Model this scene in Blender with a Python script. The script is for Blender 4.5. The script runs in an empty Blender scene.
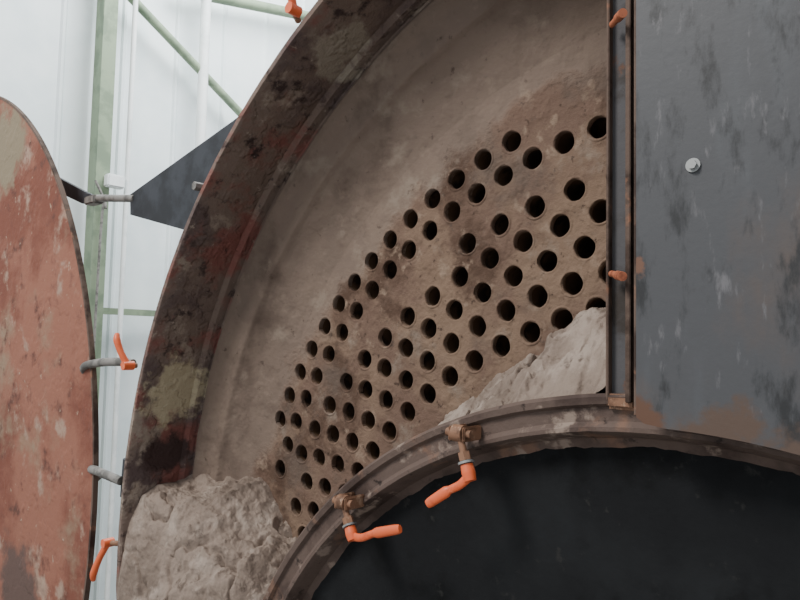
import bpy, bmesh, math, random
from mathutils import Vector, Matrix, noise
random.seed(4)
scene=bpy.context.scene
col=bpy.context.collection
# ------------------------------------------------------------------ helpers
def empty(name,loc=(0,0,0)):
    o=bpy.data.objects.new(name,None);o.location=loc;col.objects.link(o);return o
def link(o,parent=None):
    col.objects.link(o)
    if parent: o.parent=parent
    return o
def mesh_obj(name,verts,faces,mat,parent=None,smooth=True,angle=40):
    me=bpy.data.meshes.new(name);me.from_pydata([tuple(v) for v in verts],[],faces);me.update()
    bm=bmesh.new();bm.from_mesh(me);bmesh.ops.recalc_face_normals(bm,faces=bm.faces)
    if smooth:
        for f in bm.faces:f.smooth=True
        for e in bm.edges:
            if len(e.link_faces)==2 and e.calc_face_angle(0)>math.radians(angle): e.smooth=False
    bm.to_mesh(me);bm.free()
    if mat: me.materials.append(mat)
    return link(bpy.data.objects.new(name,me),parent)
def nz(x,y,z,s): return noise.fractal(Vector((x*s,y*s,z*s)),1.0,2.0,5)
def lathe(name,prof,mat,parent=None,cx=0,cz=0,n=256,angle=35,rough=0,rs=14,sub=1,fade=0):
    if sub>1:
        P=[]
        for i in range(len(prof)-1):
            for k in range(sub):
                t=k/sub;P.append((prof[i][0]*(1-t)+prof[i+1][0]*t,prof[i][1]*(1-t)+prof[i+1][1]*t))
        prof=P+[prof[-1]]
    V=[];Fc=[];K=len(prof)
    for i in range(n):
        a=2*math.pi*i/n
        for qi,(r,y) in enumerate(prof):
            if rough:
                d=nz(r*math.cos(a),y,r*math.sin(a),rs)*rough
                if fade: d*=min(1,(K-1-qi)/(K*fade))
                r2=r-d*.6;y2=y-d
            else: r2,y2=r,y
            V.append((cx+r2*math.cos(a),y2,cz+r2*math.sin(a)))
    k=K
    for i in range(n):
        j=(i+1)%n
        for q in range(k-1): Fc.append((i*k+q,i*k+q+1,j*k+q+1,j*k+q))
    return mesh_obj(name,V,Fc,mat,parent,angle=angle)
def box(name,lo,hi,mat,parent=None,bev=0.0):
    bm=bmesh.new();bmesh.ops.create_cube(bm,size=1)
    for v in bm.verts: v.co=Vector([lo[i]+(hi[i]-lo[i])*(v.co[i]+.5) for i in range(3)])
    if bev: bmesh.ops.bevel(bm,geom=bm.edges[:],offset=bev,segments=2,affect='EDGES')
    me=bpy.data.meshes.new(name);bm.to_mesh(me);bm.free();me.materials.append(mat)
    return link(bpy.data.objects.new(name,me),parent)
def sweep(name,pts,rad,mat,parent=None,seg=14,flat=1.0,up=Vector((0,1,0)),sub=6):
    P=[Vector(p) for p in pts];R=list(rad) if hasattr(rad,'__len__') else [rad]*len(P)
    Q=[];S=[]
    for i in range(len(P)-1):
        p0=P[max(i-1,0)];p1=P[i];p2=P[i+1];p3=P[min(i+2,len(P)-1)]
        ns=sub if len(P)>2 else 1
        for k in range(ns):
            t=k/ns
            Q.append(.5*((2*p1)+(p2-p0)*t+(2*p0-5*p1+4*p2-p3)*t*t+(3*p1-p0-3*p2+p3)*t**3));S.append(R[i]*(1-t)+R[i+1]*t)
    Q.append(P[-1]);S.append(R[-1])
    V=[];F=[]
    for i,q in enumerate(Q):
        T=(Q[min(i+1,len(Q)-1)]-Q[max(i-1,0)]).normalized()
        u=up if abs(T.dot(up))<.95 else Vector((1,0,0))
        A=T.cross(u).normalized();B=A.cross(T).normalized()
        for k in range(seg):
            a=2*math.pi*k/seg
            V.append(q+A*(math.cos(a)*S[i])+B*(math.sin(a)*S[i]*flat))
    n=len(Q)
    for i in range(n-1):
        for k in range(seg):
            F.append((i*seg+k,i*seg+(k+1)%seg,(i+1)*seg+(k+1)%seg,(i+1)*seg+k))
    F.append(tuple(range(seg)));F.append(tuple((n-1)*seg+k for k in range(seg)))
    return mesh_obj(name,V,F,mat,parent,angle=50)
def prism(name,poly,y0,y1,mat,parent=None):
    n=len(poly);V=[(x,y0,z) for x,z in poly]+[(x,y1,z) for x,z in poly]
    F=[tuple(range(n)),tuple(range(2*n-1,n-1,-1))]+[(i,(i+1)%n,n+(i+1)%n,n+i) for i in range(n)]
    return mesh_obj(name,V,F,mat,parent,smooth=False)
# ------------------------------------------------------------------ materials
def rgb(h):
    c=[int(h[i:i+2],16)/255 for i in (0,2,4)]
    return tuple((x/12.92 if x<=.04045 else ((x+.055)/1.055)**2.4) for x in c)+(1,)
def layered(name,base,layers,rough=.85,bump=.3,bscale=30,bdist=.004,metal=0,crust=0,spec=.25,spots=(),radial=None,soft=.08,over=()):
    """layers/over: (hex, noise scale, lo, hi, stretch xyz, seed); spots: (hex, centre, radius, noise scale)
    radial: (hex, r0, r1) colour outside that shell radius"""
    m=bpy.data.materials.new(name);m.use_nodes=True;nt=m.node_tree;N=nt.nodes;Lk=nt.links
    b=N['Principled BSDF'];b.inputs['Roughness'].default_value=rough;b.inputs['Metallic'].default_value=metal
    b.inputs['Specular IOR Level'].default_value=spec
    geo=N.new('ShaderNodeNewGeometry');POS=geo.outputs['Position']
    st={'cur':None,'prev':rgb(base)}
    def mix(fac,h):
        mx=N.new('ShaderNodeMix');mx.data_type='RGBA';Lk.new(fac,mx.inputs[0])
        if st['cur'] is None: mx.inputs[6].default_value=st['prev']
        else: Lk.new(st['cur'],mx.inputs[6])
        mx.inputs[7].default_value=rgb(h);st['cur']=mx.outputs[2]
    def noise_n(sc,seed=0,stretch=(1,1,1),detail=9,ro=.62):
        mp=N.new('ShaderNodeMapping');mp.inputs['Scale'].default_value=stretch;mp.inputs['Location'].default_value=(seed,seed*1.7,seed*.3)
        Lk.new(POS,mp.inputs[0])
        q=N.new('ShaderNodeTexNoise');q.inputs['Scale'].default_value=sc;q.inputs['Detail'].default_value=detail;q.inputs['Roughness'].default_value=ro
        Lk.new(mp.outputs[0],q.inputs['Vector']);return q.outputs[0]
    def ramp(s,lo,hi,inv=False):
        rp=N.new('ShaderNodeMapRange');rp.interpolation_type='SMOOTHSTEP';rp.inputs[1].default_value=lo;rp.inputs[2].default_value=hi
        rp.inputs[3].default_value=1 if inv else 0;rp.inputs[4].default_value=0 if inv else 1;rp.clamp=True
        Lk.new(s,rp.inputs[0]);return rp.outputs[0]
    def math_n(op,a,bb,c=None):
        q=N.new('ShaderNodeMath');q.operation=op
        for i,v in enumerate((a,bb,c)):
            if v is None: continue
            if isinstance(v,(int,float)): q.inputs[i].default_value=v
            else: Lk.new(v,q.inputs[i])
        return q.outputs[0]
    fr=None
    for i,(h,sc,lo,hi,stx,seed) in enumerate(layers):
        mix(ramp(noise_n(sc,seed,stx),lo,hi),h)
    if radial:
        sp=N.new('ShaderNodeSeparateXYZ');Lk.new(POS,sp.inputs[0])
        zz=math_n('ADD',sp.outputs[2],.10)
        r2=math_n('ADD',math_n('MULTIPLY',sp.outputs[0],sp.outputs[0]),math_n('MULTIPLY',zz,zz))
        rr=math_n('SQRT',r2,0)
        rr=math_n('MULTIPLY_ADD',noise_n(5,3,detail=7),.30,rr)
        fr=ramp(rr,radial[1]+.15,radial[2]+.15)
        frs=math_n('MULTIPLY',fr,.75)
        mix(frs,radial[0])
    for i,(h,sc,lo,hi,stx,seed) in enumerate(over):
        mix(ramp(noise_n(sc,seed,stx),lo,hi),h)
    for (h,cc,rad,sc) in spots:
        vd=N.new('ShaderNodeVectorMath');vd.operation='DISTANCE';Lk.new(POS,vd.inputs[0]);vd.inputs[1].default_value=cc
        wide=sc<4
        d=math_n('MULTIPLY_ADD',noise_n(sc,rad*50),rad*(1.2 if wide else 2.4),vd.outputs['Value'])
        mix(ramp(d,rad*(.6 if wide else 1.8),rad*(1.8 if wide else 2.25),True),h)
    if st['cur'] is None: b.inputs['Base Color'].default_value=st['prev']
    else: Lk.new(st['cur'],b.inputs['Base Color'])
    if bump:
        h=noise_n(bscale,0,detail=10,ro=.65)
        h=math_n('MULTIPLY_ADD',noise_n(bscale*.25,5,detail=4),1.5,h)
        if crust: h=math_n('MULTIPLY_ADD',ramp(noise_n(crust,1,detail=3),.5,.5+soft),.5,h)
        if fr is not None:
            inv=math_n('MULTIPLY_ADD',fr,-.5,1.0)
            h=math_n('MULTIPLY',h,inv)
        bp=N.new('ShaderNodeBump');bp.inputs['Strength'].default_value=bump;bp.inputs['Distance'].default_value=bdist
        Lk.new(h,bp.inputs['Height']);Lk.new(bp.outputs[0],b.inputs['Normal'])
    return m
I=(1,1,1)
M_band=layered('rusty_shell_band','75655c',[('5a4c4a',4,.46,.60,I,1),('7d514a',6,.50,.62,I,5),('8f8175',9,.57,.66,I,9),('3f3230',26,.55,.68,I,3),('9a8c80',40,.62,.72,I,13)],bump=.8,bscale=55,bdist=.007,crust=16,
   spots=[('aca086',(-1.126,.085,.345),.085,22),('8f8578',(-.62,.086,1.0),.07,20),('3f302e',(-1.16,.08,.20),.06,20)])
M_sheet=layered('sooty_shaded_tube_sheet','6b564a',[('7b6656',5,.46,.62,I,3),('523f34',8,.5,.64,I,8),('8a7666',24,.57,.68,I,6),('3f3028',60,.58,.70,I,2)],bump=.8,bscale=45,bdist=.006,crust=14,radial=('786a60',.965,1.01),soft=.15,
   over=[('5f5148',6,.50,.68,I,21),('84766a',10,.56,.70,I,17),('54463e',45,.62,.74,I,19)],
   spots=[('443830',(-.05,.15,1.08),.30,3)])  # soft dark spot: shade beside the divider top, painted into the sheet colour
M_tube=layered('tube_inner','54402f',[('2a1e17',20,.45,.6,I,3)],bump=.3,bscale=60,bdist=.002)
M_ring=layered('rusty_ring','5f5049',[('443732',7,.45,.6,I,1),('765c4e',12,.54,.64,I,4),('8b7b70',20,.57,.66,I,9),('2f2623',45,.6,.7,I,5)],bump=.6,bscale=70,bdist=.003,rough=.7)
M_plate=layered('steel_plate','4a4b4e',[('38393c',4,.42,.62,(1,1,.3),2),('55585c',7,.48,.68,(1,1,.22),6),('5e5048',4,.53,.70,(1,1,.5),11),('2c2d2f',35,.52,.68,(1,1,.35),3),('68676a',60,.58,.72,(1,1,.3),5)],rough=.55,bump=.2,bscale=120,bdist=.0012,spec=.35,
   spots=[('5e4436',(-.02,-.033,.385),.035,30),('6b4d3e',(-.018,-.033,.55),.012,60),('57473e',(.06,-.033,.37),.05,25),('57473e',(.13,-.033,.36),.035,25)])
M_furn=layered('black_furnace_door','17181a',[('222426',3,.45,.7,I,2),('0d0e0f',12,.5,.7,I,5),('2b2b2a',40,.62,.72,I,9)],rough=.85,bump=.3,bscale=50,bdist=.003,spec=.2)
M_door=layered('salmon_rust_door','8f6050',[('76483b',3,.45,.6,I,4),('8f7d69',2.5,.55,.68,I,7),('a08676',9,.56,.68,I,2),('5a3c35',12,.54,.68,I,5),('a8927f',35,.62,.7,I,12)],bump=.5,bscale=40,bdist=.005,crust=9,
   spots=[('857965',(-2.02,0,1.05),.15,8),('5f4c46',(-1.75,0,-.25),.18,8)])
M_dark=layered('dark_painted_steel','3a3d43',[('2b2d31',10,.4,.6,I,4)],rough=.6,bump=.2,bscale=60,bdist=.002)
M_edge=layered('weathered_edge','64544b',[('3f322c',12,.45,.6,I,4),('8a6450',20,.58,.68,I,8)],bump=.4,bscale=60,bdist=.003)
M_web=layered('divider_web','555456',[('3f3a37',10,.45,.6,I,4),('6a4a38',25,.6,.7,I,8)],bump=.4,bscale=60,bdist=.003)
M_ash=layered('soot_ash','8d7e73',[('786a60',6,.42,.60,I,3),('9f9186',11,.5,.64,I,8),('62554c',30,.57,.70,I,6)],bump=.8,bscale=40,bdist=.010)
M_orange=layered('orange_lever','e0663a',[('c2502a',30,.55,.7,I,4),('f08a62',60,.62,.7,I,7)],rough=.45,bump=.05,bscale=60,bdist=.001,spec=.5)
M_rustbolt=layered('rusty_bolt','86644f',[('5e4435',40,.5,.65,I,3),('a88a73',60,.56,.66,I,6)],bump=.25,bscale=150,bdist=.001,rough=.6)
M_copper=layered('copper_stud','b0694c',[('7d4632',60,.5,.65,I,3)],rough=.5,bump=.3,bscale=150,bdist=.001)
M_zinc=layered('zinc_washer','9b9d9c',[('75777a',60,.5,.65,I,3)],rough=.45,bump=.1,bscale=100,bdist=.001,metal=.6)
M_wall=layered('white_cladding','e9f0f2',[('dbe5e8',2,.4,.7,I,3)],rough=.6,bump=0)
M_green=layered('green_steel','87967e',[('74836e',5,.45,.6,I,3)],rough=.6,bump=0)
M_white=layered('white_pipe','eef1f1',[('dfe4e4',5,.45,.6,I,3)],rough=.5,bump=0)
M_grey=layered('grey_steel','84817d',[('5c5a57',20,.45,.6,I,3)],rough=.5,bump=.1,bscale=80,bdist=.001)
M_floor=layered('concrete','8e8a84',[('77736d',4,.45,.6,I,3)],bump=.2,bscale=20)
M_clad=layered('boiler_cladding','9aa0a4',[('8a9094',4,.45,.6,I,3)],rough=.5,bump=.05)

# ------------------------------------------------------------------ boiler
boiler=empty('fire_tube_boiler')
FZ=-.364;FR=.779;TY=.2
lathe('shell_rim',[(1.205,.6),(1.205,.012),(1.2,.002),(1.197,0),(1.187,0),(1.184,.004),(1.18,.06),(1.176,.116),(1.177,.126),(1.167,.134),(1.166,.152),(1.158,.156)],M_band,boiler,n=360,rough=.0016,rs=40)
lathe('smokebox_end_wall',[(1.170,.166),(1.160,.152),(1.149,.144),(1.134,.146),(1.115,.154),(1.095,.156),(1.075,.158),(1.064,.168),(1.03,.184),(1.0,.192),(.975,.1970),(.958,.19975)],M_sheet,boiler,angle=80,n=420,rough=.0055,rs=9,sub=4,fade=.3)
lathe('shell_cladding',[(1.205,.6),(1.26,.6),(1.26,5.2),(0.01,5.2)],M_clad,boiler,n=128)
rows={'A':(.029,-.170,.9849,.0587,.2016,-3,17),'B':(.029,-.170,1.0314,.0586,.3444,0,13),
'C':(.034,-.339,1.0709,.0652,.2268,-3,3),'D':(.034,-.339,1.0254,.0658,.1956,-2,12),
'E':(.034,-.339,.9794,.0659,.2309,-3,14),'F':(.034,-.339,.9318,.0662,.2644,-3,14),'G':(.034,-.339,.8829,.0662,.2325,-3,13)}
holes=[]
for k,(cx,cz,r,da,a0,i0,i1) in rows.items():
    for i in range(i0,i1+1):
        a=a0+da*i;x=cx-r*math.sin(a);z=cz+r*math.cos(a)
        if x<-.015:
            holes.append((x,z));holes.append((-x,z))
H2=[]
for h in holes:
    if all((h[0]-g[0])**2+(h[1]-g[1])**2>.045**2 for g in H2) and math.hypot(*h)<.95: H2.append(h)
holes=H2
HR=.0180
cu=bpy.data.curves.new('tube_sheet','CURVE');cu.dimensions='2D';cu.fill_mode='BOTH';cu.extrude=.004;cu.bevel_depth=.0022;cu.bevel_resolution=2
def circ(cx,cy,r,n,jit=0):
    s=cu.splines.new('POLY');s.points.add(n-1);s.use_cyclic_u=True
    ph=random.random()*6
    for i in range(n):
        a=2*math.pi*i/n;rr=r*(1+jit*math.sin(2*a+ph)+jit*.6*math.sin(5*a+ph*2))
        s.points[i].co=(cx+rr*math.cos(a),cy+rr*math.sin(a),0,1)
circ(0,0,.974,160)
for x,z in holes: circ(x,z,HR+.0014,28,.03)
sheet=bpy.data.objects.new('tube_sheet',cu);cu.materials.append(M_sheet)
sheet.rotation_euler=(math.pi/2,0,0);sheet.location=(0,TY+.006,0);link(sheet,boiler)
V=[];Fc=[];VL=[];FL2=[]
for x,z in holes:
    b=len(V);n=24
    for y in (TY+.0005,TY+.03,TY+.4):
        for i in range(n):
            a=2*math.pi*i/n;V.append((x+HR*math.cos(a),y,z+HR*math.sin(a)))
    for q in range(2):
        for i in range(n): Fc.append((b+q*n+i,b+q*n+(i+1)%n,b+(q+1)*n+(i+1)%n,b+(q+1)*n+i))
    Fc.append(tuple(b+2*n+i for i in range(n)))
    # expanded tube end standing slightly proud, partly buried in soot
    p=random.uniform(.0005,.0022);ph=random.random()*6.28
    b=len(VL);n=28
    for i in range(n):
        a=2*math.pi*i/n
        pp=p*(.55+.45*math.cos(a-ph))
        for r,y in ((HR+.0052,TY+.0004),(HR+.0034,TY-pp*.7),(HR+.0018,TY-pp),(HR+.0002,TY-pp*.6),(HR-.0001,TY+.004)):
            VL.append((x+r*math.cos(a),y,z+r*math.sin(a)))
    for i in range(n):
        j=(i+1)%n
        for q in range(4): FL2.append((b+i*5+q,b+i*5+q+1,b+j*5+q+1,b+j*5+q))
mesh_obj('fire_tubes',V,Fc,M_tube,boiler)
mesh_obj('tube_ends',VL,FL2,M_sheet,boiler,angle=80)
lathe('furnace_ring',[(.766,.2),(.766,.02),(.779,.014),(.780,0),(.776,-.004),(.768,-.003),(.764,.003),(.748,.004),(.742,-.001),(.737,-.001),(.733,.005),(.727,.030),(.712,.036)],M_ring,boiler,cz=FZ,n=360,rough=.0012,rs=40)
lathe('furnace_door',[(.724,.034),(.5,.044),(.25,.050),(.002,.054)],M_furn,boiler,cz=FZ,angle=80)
box('divider_flange_left',(-.066,-.004,.405),(-.0625,.2,1.16),M_edge,boiler,.0008)
box('divider_flange_right',(-.040,-.012,.405),(-.034,.2,1.16),M_edge,boiler,.0008)
box('divider_web',(-.063,.006,.405),(-.038,.012,1.16),M_web,boiler)
box('divider_foot',(-.066,-.006,.396),(-.030,.05,.413),M_rustbolt,boiler,.004)
for z in (.543,.835):
    sweep('divider_stud',[(-.058,-.006,z+.006),(-.036,-.034,z)],.0038,M_copper,boiler)
    sweep('divider_stud_tip',[(-.043,-.025,z+.0018),(-.032,-.038,z-.001)],.0052,M_copper,boiler)
for y in (1.2,4.2):
    prism('saddle',[(-1.0,-1.8),(1.0,-1.8),(1.0,-.75),(.6,-1.1),(0,-1.25),(-.6,-1.1),(-1.0,-.75)],y-.08,y+.08,M_dark,boiler)
prism('hinge_gusset',[(-1.408,.834),(-1.402,.780),(-1.112,.709),(-.99,.68),(-.90,.80),(-.90,.955),(-.96,.938)],.095,.105,M_dark,boiler)
sweep('hinge_pin',[(-1.62,.1,.852),(-1.39,.1,.822)],.010,M_grey,boiler)
box('hinge_pin_block',(-1.66,.085,.835),(-1.60,.115,.858),M_grey,boiler,.003)
sweep('rim_bolt',[(-.935,-.008,.772),(-.935,.03,.772)],.009,M_grey,boiler,seg=6)

# ------------------------------------------------------------------ opened left door leaf
door=empty('smokebox_door')
DX,DZ,DR=-2.575,.065,1.248
def arc(cx,cz,r,a0,a1,n): return [(cx+r*math.cos(a0+(a1-a0)*i/n),cz+r*math.sin(a0+(a1-a0)*i/n)) for i in range(n+1)]
outer=arc(DX,DZ,DR,math.radians(90),math.radians(-90),120)
inner=[(DX+.60*math.cos(t),-.55+.60*math.sin(t)) for t in [math.radians(-85+ (175)*i/50) for i in range(51)]]
prism('door_leaf',outer+inner,.000,.007,M_door,door)
V=[];Fc=[]
sec=[(DR+.003,-.002),(DR+.003,.010),(DR-.004,.010),(DR-.004,-.002)]
for i in range(121):
    t=math.radians(90-180*i/120)
    for r,y in sec: V.append((DX+r*math.cos(t),y,DZ+r*math.sin(t)))
for i in range(120):
    for q in range(4): Fc.append((i*4+q,i*4+(q+1)%4,(i+1)*4+(q+1)%4,(i+1)*4+q))
Fc+= [(0,1,2,3),(480,481,482,483)]
mesh_obj('door_flange',V,Fc,M_edge,door)
prism('door_hinge_strap',[(-2.126,1.04),(-1.66,.872),(-1.62,.860),(-1.62,.843),(-1.68,.842),(-2.126,.985)],.09,.102,M_dark,door)
sweep('hinge_bar',[(-1.50,.03,.30),(-1.43,.03,.345),(-1.41,.0,.385),(-1.33,0,.400),(-1.25,.01,.405),(-1.205,.02,.403)],.010,M_grey,door)
sweep('hinge_bar_low',[(-1.42,.03,.10),(-1.37,.03,.125),(-1.34,0,.148),(-1.28,0,.146),(-1.215,.01,.138)],.010,M_grey,door)
sweep('hinge_block',[(-1.222,.03,.10),(-1.217,.03,.185)],.016,M_dark,door)

# ------------------------------------------------------------------ right cover plate (closed leaf)
cover=empty('smokebox_cover_plate')
R1=1.19;RB=.748;XL=-.018
zt=math.sqrt(R1**2-XL**2)
pts=[(XL,zt)]
a0=math.atan2(zt,XL);a1=math.radians(-58)
pts+= [(R1*math.cos(a0+(a1-a0)*i/80),R1*math.sin(a0+(a1-a0)*i/80)) for i in range(1,81)]
b1=math.atan2(RB,.012);b0=math.radians(-62)
pts+= [(RB*math.cos(b0+(b1-b0)*i/80),FZ+RB*math.sin(b0+(b1-b0)*i/80)) for i in range(81)]
pts+=[(XL+.008,.387),(XL,.393)]
prism('plate',pts,-.036,-.030,M_plate,cover)
sweep('plate_edge_left',[(XL-.001,-.033,.395),(XL-.001,-.033,1.17)],.0024,M_edge,cover)
def bolt(parent,x,y,z,rw=.0072,rb=.0048):
    def disc(nm,r,y0,y1,seg,mat):
        V=[(x+r*math.cos(2*math.pi*i/seg),yy,z+r*math.sin(2*math.pi*i/seg)) for yy in (y0,y1) for i in range(seg)]
        F=[tuple(range(seg)),tuple(range(seg,2*seg))]+[(i,(i+1)%seg,seg+(i+1)%seg,seg+i) for i in range(seg)]
        mesh_obj(nm,V,F,mat,parent,smooth=False)
    disc('washer',rw,y,y-.002,32,M_zinc);disc('bolt_head',rb,y-.002,y-.006,6,M_zinc)
bolt(cover,.041,-.036,.652)

# ------------------------------------------------------------------ clamp levers
def clamp(name,head,hub,tip,bend,yb=-.003):
    e=empty(name)
    hx,hz=head;ux,uz=hub;tx,tz=tip;y=-.030
    box('lug_left',(hx-.0125,y-.008,hz-.010),(hx-.0085,yb+.006,hz+.009),M_rustbolt,e,.0015)
    box('lug_right',(hx+.0085,y-.008,hz-.010),(hx+.0125,yb+.006,hz+.009),M_rustbolt,e,.0015)
    sweep('pivot_pin',[(hx-.019,y,hz),(hx+.019,y,hz)],.0055,M_rustbolt,e)
    sweep('eye',[(hx-.008,y,hz),(hx+.008,y,hz)],.0110,M_rustbolt,e,seg=20)
    H=Vector((hx,y,hz));d=Vector((ux-hx,-.006,uz-hz))
    sweep('eye_bolt',[H,H+d],.0046,M_rustbolt,e)
    sweep('nut',[H+d*.50,H+d*.72],.0082,M_rustbolt,e,seg=6)
    sweep('washer',[H+d*.74,H+d*.80],.0105,M_zinc,e,seg=24)
    u0=H+d*.82;u1=H+d*1.24
    sweep('lever_hub',[u0,(u0+u1)/2,u1],[.0080,.0090,.0076],M_orange,e,seg=24)
    m=(u0+u1)/2+(u1-u0)*.2
    T=Vector((tx,y-.018,tz));v=T-m
    nrm=Vector((bend[0],0,bend[1]))
    sweep('lever_arm',[m,m+v*.2+nrm*.004,m+v*.45+nrm*.001,m+v*.55+nrm*.0005,m+v*.9,m+v],[.0066,.0056,.0052,.0074,.0068,.0055],M_orange,e,flat=.6,sub=4)
    return e
clamp('clamp_lever',(-.250,.351),(-.231,.306),(-.286,.258),(-.3,-1))
clamp('clamp_lever',(-.458,.228),(-.434,.190),(-.331,.218),(0,-1))
def rim_lever(p,q,s):
    e=empty('clamp_lever')
    P=Vector(p);Q=Vector(q)
    sweep('lever_hub',[P+Vector((0,.012,0)),P-Vector((0,.012,0))],.010,M_orange,e,seg=20)
    sweep('lever_arm',[P,P.lerp(Q,.4)+Vector((0,-.006,0)),P.lerp(Q,.8)+Vector((0,-.006,0)),Q],[.008,.007,.008,.005],M_orange,e)
    sweep('stud',[P,P+Vector(s)],.006,M_rustbolt,e)
rim_lever((-1.165,-.012,.400),(-1.192,-.026,.470),(.0,.02,0))
rim_lever((-1.235,-.004,.000),(-1.262,-.02,-.085),(.03,.02,0))
rim_lever((-.640,-.006,1.045),(-.630,-.02,1.12),(-.01,.02,-.01))
# ------------------------------------------------------------------ ash
def ash_low():
    nu,nv=260,260;V=[];Fc=[]
    prof=[(.205,.158),(.17,.148),(.12,.128),(.075,.096),(.040,.050),(.014,-.03),(-.002,-.14),(-.010,-.26),(-.014,-.45)]
    def pr(t):
        f=t*(len(prof)-1);i=min(int(f),len(prof)-2);w=f-i
        return prof[i][0]*(1-w)+prof[i+1][0]*w,prof[i][1]*(1-w)+prof[i+1][1]*w
    for j in range(nv+1):
        y,zt=pr(j/nv)
        for i in range(nu+1):
            u=i/nu
            fl=.3+.7*min(1,max(0,(zt+.1)/.25))
            zz=zt-.36*max(0,(u-.38))*fl+.07*(1-u)**2*max(0,1-abs(y-.02)/.1)
            rr=1.176+.010*max(0,min(1,(.05-y)/.05))
            dx0=-math.sqrt(max(rr*rr-zz*zz,0))
            dz=zz-FZ
            x1=-math.sqrt(max(.772**2-dz*dz,0.0)) if abs(dz)<.772 else 0
            x=dx0+(x1-dx0)*u
            e=min(1,u*12+.15)*min(1,(1-u)*12+.2)
            n=nz(x,y,zz,7)*.016+nz(x+3,y,zz,22)*.007+nz(x+3,y,zz,70)*.002
            lump=max(0,nz(x+7,y+2,zz,6))*.028+max(0,nz(x+1,y+2,zz,26)-.1)*.010
            ridge=-max(0,.10-abs(nz(x+11,y,zz,5)))*.14
            g=(n+lump+ridge)*e
            V.append((x,y-g*.6,zz+g*(1 if y>.02 else .5)))
    for j in range(nv):
        for i in range(nu):
            a=j*(nu+1)+i;Fc.append((a,a+1,a+nu+2,a+nu+1))
    return mesh_obj('ash_pile',V,Fc,M_ash,None,angle=180)
ash_low()
def ash_top():
    nu,nv=300,150;V=[];Fc=[]
    x0,x1=-.47,-.066
    for j in range(nv+1):
        y=.204-.196*j/nv
        for i in range(nu+1):
            x=x0+(x1-x0)*i/nu
            base=FZ+math.sqrt(.766**2-x*x)-.004
            u=i/nu
            h=.010+.20*max(0,u-.12)**1.3*.54
            def st(a,w):
                t=max(0,min(1,(u+nz(x,y,5,10)*.08+(y-.1)*.3-a)/w));return t*t*(3-2*t)
            h+=.034*st(.20,.03)-.012*st(.34,.05)+.020*st(.42,.025)-.014*st(.55,.05)+.016*st(.66,.03)
            yy=y+nz(x,0,2,9)*.03
            back=min(1,max(0,(yy-.004)/.11))**.8
            n=nz(x,y,0,12)*.012+nz(x,y,3,34)*.008+nz(x,y,3,90)*.002+max(0,nz(x,y,9,9))*.018-max(0,.10-abs(nz(x+5,y,2,9)))*.12
            z=base+h*back+n*min(1,back*1.6)*min(1,u*5+.2)
            V.append((x,y,z))
    for j in range(nv):
        for i in range(nu):
            a=j*(nu+1)+i;Fc.append((a,a+1,a+nu+2,a+nu+1))
    return mesh_obj('ash_pile',V,Fc,M_ash,None,angle=180)
ash_top()

# ------------------------------------------------------------------ building
FL=-1.8
box('floor',(-6,-5,FL-.1),(4,7,FL),M_floor)
V=[];Fc=[];ys=[];y=-5.0
while y<7.0:
    ys+=[(y,0),(y+.44,0),(y+.455,.018),(y+.475,.018)];y+=.49
for (y,d) in ys:
    V.append((-5.15+d,y,FL));V.append((-5.15+d,y,6.0))
for i in range(len(ys)-1): Fc.append((2*i,2*i+1,2*i+3,2*i+2))
mesh_obj('wall_left',V,Fc,M_wall,None,smooth=False)
frame=empty('steel_wall_frame')
box('column_web',(-5.1,1.575,FL),(-4.9,1.595,6),M_green,frame)
box('column_flange',(-4.9,1.54,FL),(-4.88,1.65,6),M_green,frame)
box('girt',(-5.0,-4.9,.63),(-4.93,7,.68),M_green,frame)
sweep('cross_brace',[(-4.97,1.0,3.73),(-4.97,2.92,2.58),(-4.97,4.3,1.75)],.038,M_green,frame,sub=1)
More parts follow.
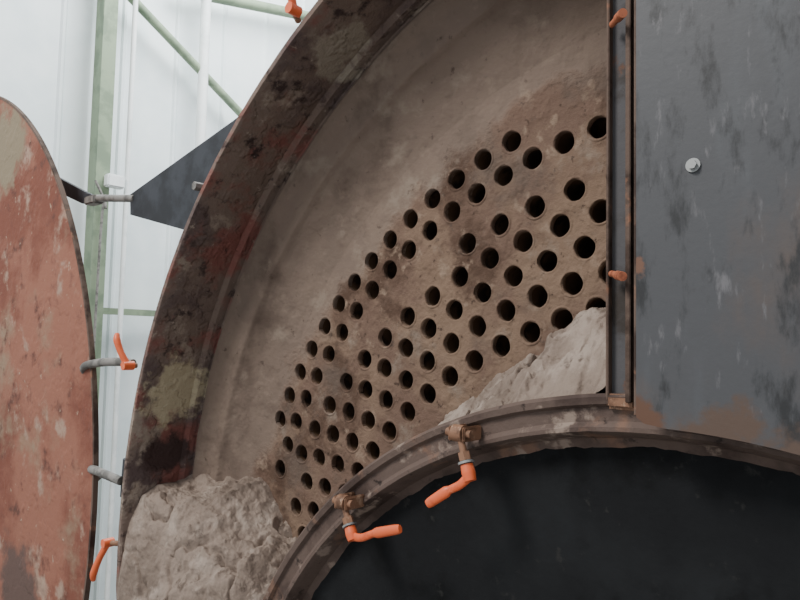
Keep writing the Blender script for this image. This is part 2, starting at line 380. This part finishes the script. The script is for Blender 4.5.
sweep('roof_brace',[(-4.97,2.2,3.50),(-4.97,4.6,4.05)],.05,M_green,frame)
pipe=empty('white_downpipe')
sweep('pipe',[(-4.95,2.48,FL),(-4.95,2.48,6)],.045,M_white,pipe,up=Vector((1,0,0)))
cond=empty('cable_conduit')
sweep('conduit',[(-4.86,1.78,FL),(-4.86,1.78,6)],.02,M_white,cond,up=Vector((1,0,0)))
sweep('cable',[(-4.84,1.52,1.65),(-4.82,1.60,1.45),(-4.84,1.58,1.2),(-4.84,1.56,FL)],.010,M_grey,cond)
box('junction_box',(-4.88,1.60,1.62),(-4.80,1.74,1.72),M_white,cond,.01)

# ------------------------------------------------------------------ light
w=bpy.data.worlds.new('World');scene.world=w;w.use_nodes=True
bg=w.node_tree.nodes['Background'];bg.inputs[0].default_value=(.92,.96,1,1);bg.inputs[1].default_value=.78
def area(name,loc,tgt,size,energy,colr=(1,1,1)):
    l=bpy.data.lights.new(name,'AREA');l.size=size;l.energy=energy;l.color=colr
    o=bpy.data.objects.new(name,l);o.location=loc;o.rotation_euler=(Vector(tgt)-Vector(loc)).to_track_quat('-Z','Y').to_euler();col.objects.link(o)
area('hall_light',(-1.6,-3.0,3.8),(-.6,0,.0),1.2,230,(1,.965,.92))
area('wall_fill_light',(-3.0,2.5,4.8),(-5,2,1.2),2.5,360,(.96,1,1))  # added fill lamp, out of view, brightens the left wall; no window there

# ------------------------------------------------------------------ camera
yaw,pit,roll=.717,.062,.022
Fv=Vector((-math.sin(yaw)*math.cos(pit),math.cos(yaw)*math.cos(pit),math.sin(pit)))
Rt=Vector((math.cos(yaw),math.sin(yaw),0));U=Rt.cross(Fv)
Rr=Rt*math.cos(roll)+U*math.sin(roll);Ur=-Rt*math.sin(roll)+U*math.cos(roll)
cd=bpy.data.cameras.new('camera');cd.lens=.831*36;cd.sensor_width=36;cd.clip_start=.02
co=bpy.data.objects.new('camera',cd)
m=Matrix((Rr,Ur,-Fv)).transposed().to_4x4();m.translation=Vector((.256,-.732,.467));co.matrix_world=m
col.objects.link(co);scene.camera=co
